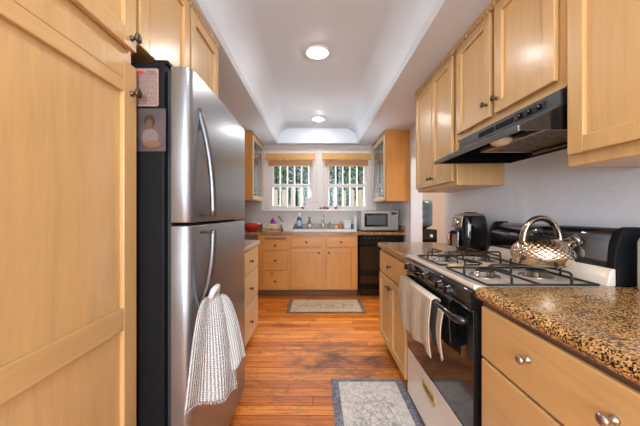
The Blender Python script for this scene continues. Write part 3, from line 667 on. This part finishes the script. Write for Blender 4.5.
# ------------------------------------------------------------ glass-door uppers by the window
def glasscab(side):
    if side == 'r': fx, xw, y0, y1, zb, f = .935, XR-G, 3.62, YF-.015, 1.343, Face('-x', .935)
    else: fx, xw, y0, y1, zb, f = -.872, XL+G, 3.66, YF-.015, 1.36, Face('+x', -.872)
    t = thing('glass_cabinet', 'maple wall cabinet with glass door %s of the sink window' % ('right' if side == 'r' else 'left'), 'cabinet', ((fx+xw)/2, 4.02, zb))
    a, b = sorted((fx, xw)); th = .018
    m = MB().box(a, b, y0, y0+th, zb, 2.286).box(a, b, y1-th, y1, zb, 2.286).box(a, b, y0+th, y1-th, zb, zb+th).box(a, b, y0+th, y1-th, 2.268, 2.286)
    if side == 'r': m.box(xw-.008, xw, y0+th, y1-th, zb+th, 2.268)
    else: m.box(xw, xw+.008, y0+th, y1-th, zb+th, 2.268)
    obj('cabinet_body', m, MW['far'], t, .002)
    s_ = (1 if side == 'r' else -1)
    for z in (1.66, 1.95): obj('shelf', MB().box(*sorted((fx+s_*.03, xw-s_*.009)), y0+th, y1-th, z, z+.014), MW['wood'], t)
    dd = shaker(f, t, y0+.012, y1-.010, zb+.012, 2.245, st=.058, open_=True, mat='light')
    m = MB(); f.box(m, y0+.07, y1-.068, zb+.07, 2.187, .008, .012); obj('glass_pane', m, MW['cabglass'], dd)
    m = MB()
    for k in range(1, 4): u = y0+.07+(y1-y0-.138)*k/4; f.box(m, u-.003, u+.003, zb+.07, 2.187, .0125, .016)
    for z in (1.55, 1.75, 1.95): f.box(m, y0+.07, y1-.068, z-.003, z+.003, .0125, .016)
    obj('leading', m, MW['nickel'], dd)
    knob(f, dd, y0+.04, zb+.07, .0235, r=.012)
    dentil(f, t, y0, y1)
    # dishes inside
    for z in (1.362 if side == 'r' else 1.379, 1.6745, 1.9645):
        for q in range(3):
            y = y0+.15+q*.20; cx = (fx+xw)/2; c = random.choice([(.75, .74, .72), (.62, .70, .78), (.70, .64, .52)])
            o = obj('drinking_cup', MB().lathe([(.028, .0), (.034, .004), (.040, .09), (.037, .09), (.031, .010)], (cx, y, z), seg=16), plain('cup_glaze', c, .2, coat=.4))
            tag(o, 'pale cup on a shelf behind the glass door %s of the sink window' % ('right' if side == 'r' else 'left'), 'cup', 'cups in the %s glass cabinet' % ('right' if side == 'r' else 'left'))
glasscab('r'); glasscab('l')
# ------------------------------------------------------------ blinds
def blind(x0, x1, lab):
    t = thing('bamboo_blind', lab, 'blind', ((x0+x1)/2, YF+.0, 1.95), 'rolled bamboo blinds')
    bm_ = wood('bamboo_slats', (.62, .34, .085), 'x', .4, .3)
    obj('valance', MB().box(x0, x1, YF-.028, YF-.010, 2.045, 2.150), bm_, t, .004)
    obj('head_rail', MB().box(x0+.01, x1-.01, YF-.009, YF+.018, 2.12, 2.148), bm_, t)
    m = MB()
    for k in range(7): m.box(x0+.05, x1-.045, YF-.006, YF+.014, 1.958+k*.0125, 1.968+k*.0125)
    obj('slat_stack', m, wood('bamboo_stack', (.45, .20, .055), 'x', .5, .3), t)
    obj('bottom_rail', MB().box(x0+.048, x1-.043, YF-.008, YF+.017, 1.945, 1.957), bm_, t)
    obj('lift_cord', MB().tube(zz((x1-.06, YF-.012, 1.95), (x1-.06, YF-.012, 1.72)), .0015, 6), MW['white'], t)
blind(-.825, -.015, 'rolled-up honey bamboo blind over the left window')
blind(.10, .890, 'rolled-up honey bamboo blind over the right window')
# ------------------------------------------------------------ recessed lights
def can(x, y, lab):
    t = thing('recessed_light', lab, 'ceiling light', (x, y, ZT-.012), 'recessed ceiling lights in the tray')
    obj('trim_ring', MB().lathe([(.105, ZT-.0005), (.105, ZT-.006), (.098, ZT-.010), (.068, ZT-.008), (.063, ZT-.0005)], (x, y, 0), seg=40), MW['white'], t)
    obj('bulb_lens', MB().lathe([(.060, ZT-.001), (.060, ZT-.012), (.048, ZT-.022), (.02, ZT-.027)], (x, y, 0), seg=32), emit('lamp_glow', (1, .97, .93), CAN), t)
can(.012, 2.26, 'round recessed ceiling lamp nearest the camera'); can(.03, 3.86, 'small round recessed ceiling lamp near the window end')
can(.012, .62, 'round recessed ceiling lamp above the camera'); can(.012, -.95, 'round recessed ceiling lamp behind the camera')
# ------------------------------------------------------------ rugs
def rug(x0, x1, y0, y1, bw, bmat, fmat, lab, fringe=False):
    t = thing('rug', lab, 'rug', ((x0+x1)/2, (y0+y1)/2, 0))
    obj('border', MB().box(x0, x1, y0, y1, .0008, .007), bmat, t, .003)
    o = obj('field', MB().box(x0+bw, x1-bw, y0+bw*.7, y1-bw*.7, .0071, .009), fmat, t)
    m = MB(); n = int((x1-x0)/.012)
    for k in range(n): xx = x0+(k+.5)*(x1-x0)/n; m.tube([(xx, y1, .004), (xx, y1+.014, .003)], .0016, 4); m.tube([(xx, y0, .004), (xx, y0-.014, .003)], .0016, 4)
    obj('fringe', m, bmat, t)
rug(.105, .605, 1.12, 1.935, .052, MW['rug_border'], rugmat('rug_field_pattern', (.80, .73, .66), (.16, .16, .19), (.40, .37, .37), 0, 0, .15, .27), 'cream and blue-grey medallion rug in front of the stove')
rug(-.355, .60, 3.21, 3.72, .045, MW['rug_border2'], rugmat('far_rug_field_pattern', (.66, .53, .38), (.12, .09, .07), (.30, .23, .17), 0, 0, .36, .13), 'beige patterned rug in front of the sink cabinet')
# ------------------------------------------------------------ microwave
t = thing('microwave', 'silver countertop microwave over the dishwasher', 'microwave', (.9, 4.1, .915))
mx0, mx1, my0, my1, mz0, mz1 = .655, 1.195, 3.955, 4.33, .927, 1.222
sv = plain('silver_plastic', (.40, .385, .37), .32, .4)
obj('case', MB().box(mx0, mx1, my0+.02, my1, mz0, mz1), sv, t, .006)
for px in (mx0+.05, mx1-.05):
    for py in (my0+.05, my1-.05): obj('foot', MB().box(px-.015, px+.015, py-.015, py+.015, .9135, mz0-.0005), MW['blackm'], t)
dd = obj('door', MB().box(mx0, mx0+.425, my0, my0+.019, mz0+.004, mz1-.004), sv, t, .005)
obj('door_window', MB().box(mx0+.05, mx0+.39, my0-.004, my0-.0005, mz0+.055, mz1-.045), MW['black'], dd, .004)
obj('window_screen', MB().box(mx0+.085, mx0+.355, my0-.006, my0-.0045, mz0+.085, mz1-.075), plain('grey_screen', (.10, .11, .12), .25), dd)
cp_ = obj('control_panel', MB().box(mx0+.428, mx1, my0, my0+.019, mz0+.004, mz1-.004), sv, t, .005)
obj('display', MB().box(mx0+.443, mx1-.015, my0-.002, my0-.0005, mz1-.065, mz1-.025), MW['black'], cp_)
m = MB()
for r_ in range(5):
    for c_ in range(3): m.box(mx0+.448+c_*.026, mx0+.466+c_*.026, my0-.002, my0-.0005, mz0+.04+r_*.03, mz0+.058+r_*.03)
obj('keypad', m, plain('key_beige', (.40, .36, .33), .5), cp_)
# ------------------------------------------------------------ things on the far counter
def T(x, y=None): return x
CZ = .9135
def lathe_thing(name, lab, cat, x, y, parts, z=CZ, seg=24, group=None):
    t = thing(name, lab, cat, (x, y, z), group)
    for nm, prof, mt in parts: obj(nm, MB().lathe(prof, (x, y, z), seg=seg), mt, t)
    return t
red = plain('red_enamel', (.50, .025, .02), .15, coat=.5)
b = obj('bowl', MB().lathe([(.06, 0), (.075, .004), (.12, .06), (.155, .105), (.150, .107), (.112, .062), (.06, .012), (.02, .010)], (-.93, 3.98, CZ), seg=36), red)
tag(b, 'glossy red mixing bowl at the left end of the window counter', 'bowl')
ln_ = plain('cream_linen', (.62, .52, .42), .9)
m = MB().tube(zz((-1.0, 3.96, 1.024), (-.93, 3.93, 1.040), (-.86, 3.90, 1.036), (-.80, 3.88, 1.026)), [.008, .012, .012, .008], 8)
tag(obj('wooden_spoon', m, plain('spoon_wood', (.60, .36, .16), .5)), 'wooden spoon resting across the rim of the red bowl', 'spoon')
# wicker basket with bread rolls
t = thing('wire_basket', 'cream wire basket between the red bowl and the sink', 'basket', (-.62, 4.0, CZ))
m = MB(); bx0, bx1, by0, by1 = -.765, -.530, 3.90, 4.10
for k in range(13): xx = bx0+(bx1-bx0)*k/12; m.tube(zz((xx, by0, CZ+.004), (xx, by0, CZ+.10)), .0035, 6); m.tube(zz((xx, by1, CZ+.004), (xx, by1, CZ+.10)), .0035, 6)
for k in range(9): yy = by0+(by1-by0)*k/8; m.tube(zz((bx0, yy, CZ+.004), (bx0, yy, CZ+.10)), .0035, 6); m.tube(zz((bx1, yy, CZ+.004), (bx1, yy, CZ+.10)), .0035, 6)
obj('bars', m, ln_, t)
m = MB()
for z in (.006, .055, .10): m.tube(zz((bx0, by0, CZ+z), (bx1, by0, CZ+z), (bx1, by1, CZ+z), (bx0, by1, CZ+z), (bx0, by0, CZ+z)), .006, 6)
obj('rim', m, ln_, t); obj('bottom', MB().box(bx0, bx1, by0, by1, CZ+.001, CZ+.006), ln_, t)
for i, (xx, yy) in enumerate(((-.705, 3.955), (-.61, 3.95), (-.585, 4.04), (-.675, 4.045))):
    o = obj('bread_roll', MB().lathe([(.01, .0), (.032, .008), (.042, .03), (.036, .058), (.018, .074), (.004, .078)], (xx, yy, CZ+.0075), seg=16), plain('bread_crust', (.62, .36, .15), .6))
    tag(o, 'golden bread roll in the cream wire basket', 'bread roll', 'bread rolls in the wire basket')
purple = plain('purple_plastic', (.26, .01, .30), .3)
lathe_thing('plastic_bottle', 'purple bottle standing behind the wire basket', 'bottle', -.665, 4.22, [('bottle_body', [(.036, 0), (.040, .01), (.040, .135), (.030, .165), (.018, .175)], purple), ('cap', [(.018, .1755), (.018, .192), (.012, .195)], purple)])
tub = plain('white_plastic_tub', (.60, .58, .56), .35)
t = thing('plastic_tub', 'white plastic tub left of the sink behind the rolls', 'tub', (-.41, 4.08, CZ))
m = MB(); m.prism([(-.475, CZ), (-.367, CZ), (-.315, CZ+.125), (-.325, CZ+.125), (-.374, CZ+.008), (-.468, CZ+.008), (-.505, CZ+.125), (-.515, CZ+.125)], 'y', 4.0, 4.18).prism([(-.475, CZ), (-.367, CZ), (-.315, CZ+.125), (-.515, CZ+.125)], 'y', 3.994, 3.9995).prism([(-.475, CZ), (-.367, CZ), (-.315, CZ+.125), (-.515, CZ+.125)], 'y', 4.1805, 4.186)
obj('tub_body', m, tub, t); obj('tub_lip', MB().box(-.522, -.308, 3.985, 3.9935, CZ+.115, CZ+.127), tub, t, .002)
m = MB().tube(zz((-.44, 4.09, CZ+.010), (-.495, 4.09, CZ+.13), (-.565, 4.09, CZ+.225)), [.004, .004, .010], 8)
tag(obj('kitchen_knife', m, MW['blackm']), 'black-handled utensil leaning out of the white tub', 'utensil')
blue = plain('blue_label', (.03, .10, .30), .35); clr = plain('clear_soap', (.42, .55, .66), .15, coat=.5)
lathe_thing('dish_soap_bottle', 'blue and white dish soap bottle left of the faucet', 'bottle', -.265, 4.345, [('bottle_body', [(.034, 0), (.040, .008), (.043, .05), (.043, .145), (.030, .18), (.016, .19)], blue), ('label', [(.0440, .045), (.0445, .05), (.0445, .125), (.044, .13)], clr), ('cap', [(.020, .1905), (.022, .20), (.019, .245), (.012, .25)], MW['white'])], z=.9305)
lathe_thing('soap_dispenser', 'small amber pump bottle between the blue soap and faucet', 'soap dispenser', -.105, 4.345, [('bottle_body', [(.026, 0), (.034, .006), (.034, .085), (.020, .115), (.012, .12)], plain('amber_bottle', (.30, .16, .12), .2)), ('label', [(.0347, .025), (.0352, .027), (.0352, .075), (.0347, .077)], plain('peach_label', (.72, .58, .50), .5)), ('pump', [(.012, .1205), (.013, .135), (.006, .14), (.006, .165), (.020, .168), (.020, .178), (.006, .182)], MW['blackm'])], z=.9305)
lathe_thing('soap_pump', 'short chrome soap pump right of the faucet', 'soap dispenser', .215, 4.345, [('base', [(.017, 0), (.015, .012), (.010, .03), (.010, .085)], MW['chrome']), ('pump_head', [(.014, .0855), (.016, .10), (.010, .108)], plain('mauve_plastic', (.30, .20, .30), .3))], z=.9305)
o = obj('scouring_sponge', MB().box(.295, .345, 4.31, 4.335, .9305, .9905), plain('yellow_sponge', (.72, .55, .25), .9), bevel=.005); tag(o, 'small yellow sponge upright beside the orange bottle', 'sponge')
lathe_thing('spice_bottle', 'small orange bottle between the sponge and clear container', 'bottle', .385, 4.345, [('bottle_body', [(.022, 0), (.027, .005), (.027, .07), (.018, .085), (.012, .09)], plain('orange_bottle', (.72, .20, .06), .3)), ('cap', [(.013, .0905), (.013, .11), (.010, .112)], plain('orange_cap', (.60, .16, .08), .4))], z=.9305)
t = thing('storage_container', 'translucent white container standing between the faucet and microwave', 'container', (.50, 4.35, .9305))
ct2 = plain('frosted_plastic', (.66, .68, .70), .25)
obj('container_body', MB().prism([(.448, .9305), (.552, .9305), (.566, 1.045), (.434, 1.045)], 'y', 4.315, 4.395), ct2, t, .006)
obj('lid', MB().box(.428, .572, 4.308, 4.4015, 1.0455, 1.062), MW['white'], t, .004)
lathe_thing('white_canister', 'slim white cylinder bottle left of the microwave', 'bottle', .602, 4.15, [('bottle_body', [(.026, 0), (.028, .004), (.028, .17), (.018, .19)], plain('white_gloss', (.72, .72, .74), .2, coat=.4)), ('cap', [(.019, .1905), (.019, .225), (.014, .23)], MW['white'])])
t = lathe_thing('utensil_cup', 'steel cup with utensils right of the microwave', 'utensil holder', 1.19, 4.36, [('cup_body', [(.020, 0), (.024, .004), (.026, .11), (.024, .11), (.022, .008)], MW['nickel'])])
for dx_, hz in ((-.010, .22), (.004, .25), (.012, .20)): obj('utensil', MB().tube(zz((1.19+dx_*.5, 4.36, CZ+.01), (1.19+dx_*1.4, 4.355, CZ+hz)), [.003, .008], 8), MW['nickel'], t)
# sill things
def tomato(x, y, r, lab, c=(.55, .05, .03)):
    z = az0
    t = thing('tomato', lab, 'tomato', (x, y, z), 'red tomatoes on the window ledge')
    obj('fruit', MB().lathe([(r*.3, 0), (r*.75, r*.12), (r, r*.7), (r*.85, r*1.25), (r*.35, r*1.5), (r*.1, r*1.42)], (x, y, z), seg=18), plain('tomato_skin', c, .2, coat=.4), t)
    obj('stem', MB().tube(zz((x, y, z+r*1.44), (x+.003, y, z+r*1.44+.012)), .003, 6), plain('stem_green', (.08, .20, .04), .6), t)
YS = YF-.010
tomato(.135, YS, .030, 'largest red tomato at the center of the window ledge'); tomato(.19, YS, .022, 'small red tomato right of the largest on the ledge'); tomato(.075, YS, .020, 'dark unripe tomato left of the largest on the ledge', (.06, .10, .04))
for xx, lab in ((-.215, 'tiny red pot on the left part of the window ledge'), (.325, 'tiny red pot with plant on the right part of the ledge')):
    t = thing('flower_pot', lab, 'pot', (xx, YS, az0)); obj('pot', MB().lathe([(.016, 0), (.022, .028), (.025, .03), (.025, .036), (.02, .036), (.015, .008)], (xx, YS, az0), seg=18), plain('red_clay', (.45, .07, .05), .4), t)
    m = MB()
    for k in range(8): a = k*.8; m.tube(zz((xx, YS, az0+.03), (xx+.010*math.cos(a), YS+.010*math.sin(a), az0+.06)), [.003, .001], 5)
    obj('leaves', m, plain('sprout_green', (.10, .28, .06), .5), t)
t = thing('key_rack', 'small white rack with dark hooks standing between the two windows', 'rack', (0, YF-.01, az0))
obj('board', MB().box(-.175, .165, YF+.000, YF+.012, az0+.0, az0+.19), MW['trimw'], t, .004)
for xx in (-.10, -.055, .0, .035): obj('hook', MB().tube(zz((xx, YF-.0005, az0+.115), (xx, YF-.012, az0+.110), (xx, YF-.013, az0+.122)), .0045, 6), MW['knob'], t)
# bottle on the near counter, cut by the frame
t = lathe_thing('labelled_bottle', 'white bottle with green label on the granite at the right edge', 'bottle', 1.155, .905, [('bottle_body', [(.052, 0), (.056, .004), (.056, .165), (.050, .18), (.032, .192)], plain('bottle_white', (.80, .80, .78), .25, var=.01)), ('cap', [(.034, .1925), (.034, .215), (.030, .218)], MW['white'])], z=.9215, seg=40)
def wrapbox(nm, a0_, a1_, z0, z1, mt, r=.0568):
    m = MB(); P = []
    n = 14
    outer = [(1.155+(r+.0006)*math.cos(a0_+(a1_-a0_)*k/n), .905+(r+.0006)*math.sin(a0_+(a1_-a0_)*k/n)) for k in range(n+1)]
    inner = [(1.155+r*math.cos(a0_+(a1_-a0_)*k/n), .905+r*math.sin(a0_+(a1_-a0_)*k/n)) for k in range(n, -1, -1)]
    m.prism(outer+inner, 'z', z0, z1); obj(nm, m, mt, t)
gl_ = plain('label_green', (.20, .42, .07), .4)
wrapbox('green_label_band', 3.0, 5.6, 1.035, 1.055, gl_); wrapbox('green_leaf_patch', 3.3, 5.1, .965, 1.000, gl_); wrapbox('label_art', 3.75, 4.3, 1.003, 1.032, plain('label_pale_green', (.55, .68, .35), .4))
wrapbox('lettering', 3.45, 3.55, 1.062, 1.078, MW['blackm']); wrapbox('lettering', 3.62, 3.70, 1.062, 1.078, MW['blackm']); wrapbox('lettering', 3.45, 3.9, .938, .944, MW['blackm'])
# ------------------------------------------------------------ water cooler in the next room
t = thing('water_cooler', 'water dispenser with blue-grey bottle seen through the archway', 'water cooler', (1.62, 4.1, 0))
obj('cabinet', MB().box(1.47, 1.77, 3.97, 4.27, 0, .94), MW['blackm'], t, .01)
obj('tap_panel', MB().box(1.50, 1.74, 3.962, 3.9695, .80, .93), MW['black'], t); obj('tap', MB().box(1.66, 1.69, 3.935, 3.9615, .83, .87), MW['white'], t, .003)
wg = N('water_bottle_plastic'); wg.set(.12, 0, .4); wg.base((.08, .125, .16)); wg.p.inputs['Transmission Weight'].default_value = .35
obj('bottle', MB().lathe([(.05, .941), (.06, .96), (.125, .99), (.135, 1.02), (.135, 1.10), (.130, 1.11), (.135, 1.12), (.135, 1.22), (.130, 1.23), (.135, 1.24), (.135, 1.33), (.12, 1.365), (.05, 1.372)], (1.62, 4.12, 0), seg=36), wg.m, t)
# ------------------------------------------------------------ outside the window
struct('ground', MB().box(-12, 14, YF+.9, 22, -.3, -.15), plain('garden_soil', (.20, .17, .10), .9))
def bars(x0, lab):
    t = thing('window_guard', lab, 'window guard', (x0+.27, YF+.24, 1.1), 'white window guards outside')
    for k in range(6): obj('bar', MB().box(x0+k*.122, x0+k*.122+.020, YF+.23, YF+.25, 1.121, 2.349), MW['white'], t)
    for bz in (1.10, 2.35):
        for bx in (x0-.06, x0+.68): obj('bracket', MB().box(bx, bx+.02, YF+.1201, YF+.2249, bz, bz+.02), MW['white'], t)
    obj('rail', MB().box(x0-.06, x0+.70, YF+.225, YF+.255, 1.10, 1.12), MW['white'], t); obj('rail', MB().box(x0-.06, x0+.70, YF+.225, YF+.255, 2.35, 2.37), MW['white'], t)
bars(-.745, 'white vertical bar guard outside the left window'); bars(.205, 'white vertical bar guard outside the right window')
fm = wood('fence_wood', (.24, .20, .14), 'z', .7, .25)
t = thing('garden_fence', 'pale wooden slat fence outside below the greenery', 'fence', (0, 6.4, -.15))
for k in range(26): 
    x_ = -2.4+k*.20+random.uniform(-.01, .01); obj('fence_slat', MB().box(x_, x_+.105, 6.40, 6.42, -.148, 1.73+random.uniform(-.03, .03)), fm, t)
obj('fence_rail', MB().box(-2.5, 2.9, 6.425, 6.46, .3, .38), fm, t)
def hedge(cx, cy, z0, z1, rx, ry, n, lab, cols):
    t = thing('garden_hedge', lab, 'shrub', (cx, cy, -.15), 'garden shrubs behind the fence')
    x = N('leaf_green'); x.set(.5); nn = x.noise(x.coords(), 5, 3, .7); x.base(x.ramp(nn, [(.35, cols[0]), (.5, cols[1]), (.68, cols[2])])); x.p.inputs['Subsurface Weight'].default_value = 0
    m = MB()
    for k in range(n):
        a = random.uniform(0, 2*PI); r_ = math.sqrt(random.random()); z = random.uniform(z0, z1)
        p = Vector((cx+rx*r_*math.cos(a), cy+ry*r_*math.sin(a), z)); R = Matrix.Rotation(random.uniform(0, 6.28), 3, 'Z') @ Matrix.Rotation(random.uniform(-1.2, 1.2), 3, 'X')
        L = random.uniform(.05, .10); W = L*.35
        vs = [m.bm.verts.new(p+R @ Vector(q)) for q in ((0, 0, 0), (W, L*.5, .01), (0, L, 0), (-W, L*.5, .01))]; m.bm.faces.new(vs)
    obj('foliage', m, x.m, t, recalc=False)
    obj('stem', MB().tube(zz((cx, cy, -.15), (cx+.05, cy, z1*.7)), [.05, .02], 8), plain('bark', (.12, .08, .05), .9), t)
SH = [(-2.2, 7.3, 'farthest left'), (-1.1, 7.3, 'second from the left'), (0.0, 7.3, 'central'), (1.1, 7.3, 'second from the right'), (2.2, 7.3, 'farthest right')]
for cx, cy, w_ in SH:
    hedge(cx, cy, -.1, 3.7, .50, .40, 5200, 'leafy green shrub outside the windows, the %s one of the front row' % w_, ((.02, .07, .02), (.07, .20, .06), (.24, .42, .20)))
for cx, w_ in ((-2.0, 'farthest left'), (-.66, 'left of center'), (.66, 'right of center'), (2.0, 'farthest right')):
    hedge(cx, 8.8, -.1, 4.6, .62, .5, 5200, 'tall dark shrub behind the front row outside, the %s one' % w_, ((.01, .05, .015), (.04, .14, .04), (.16, .32, .13)))
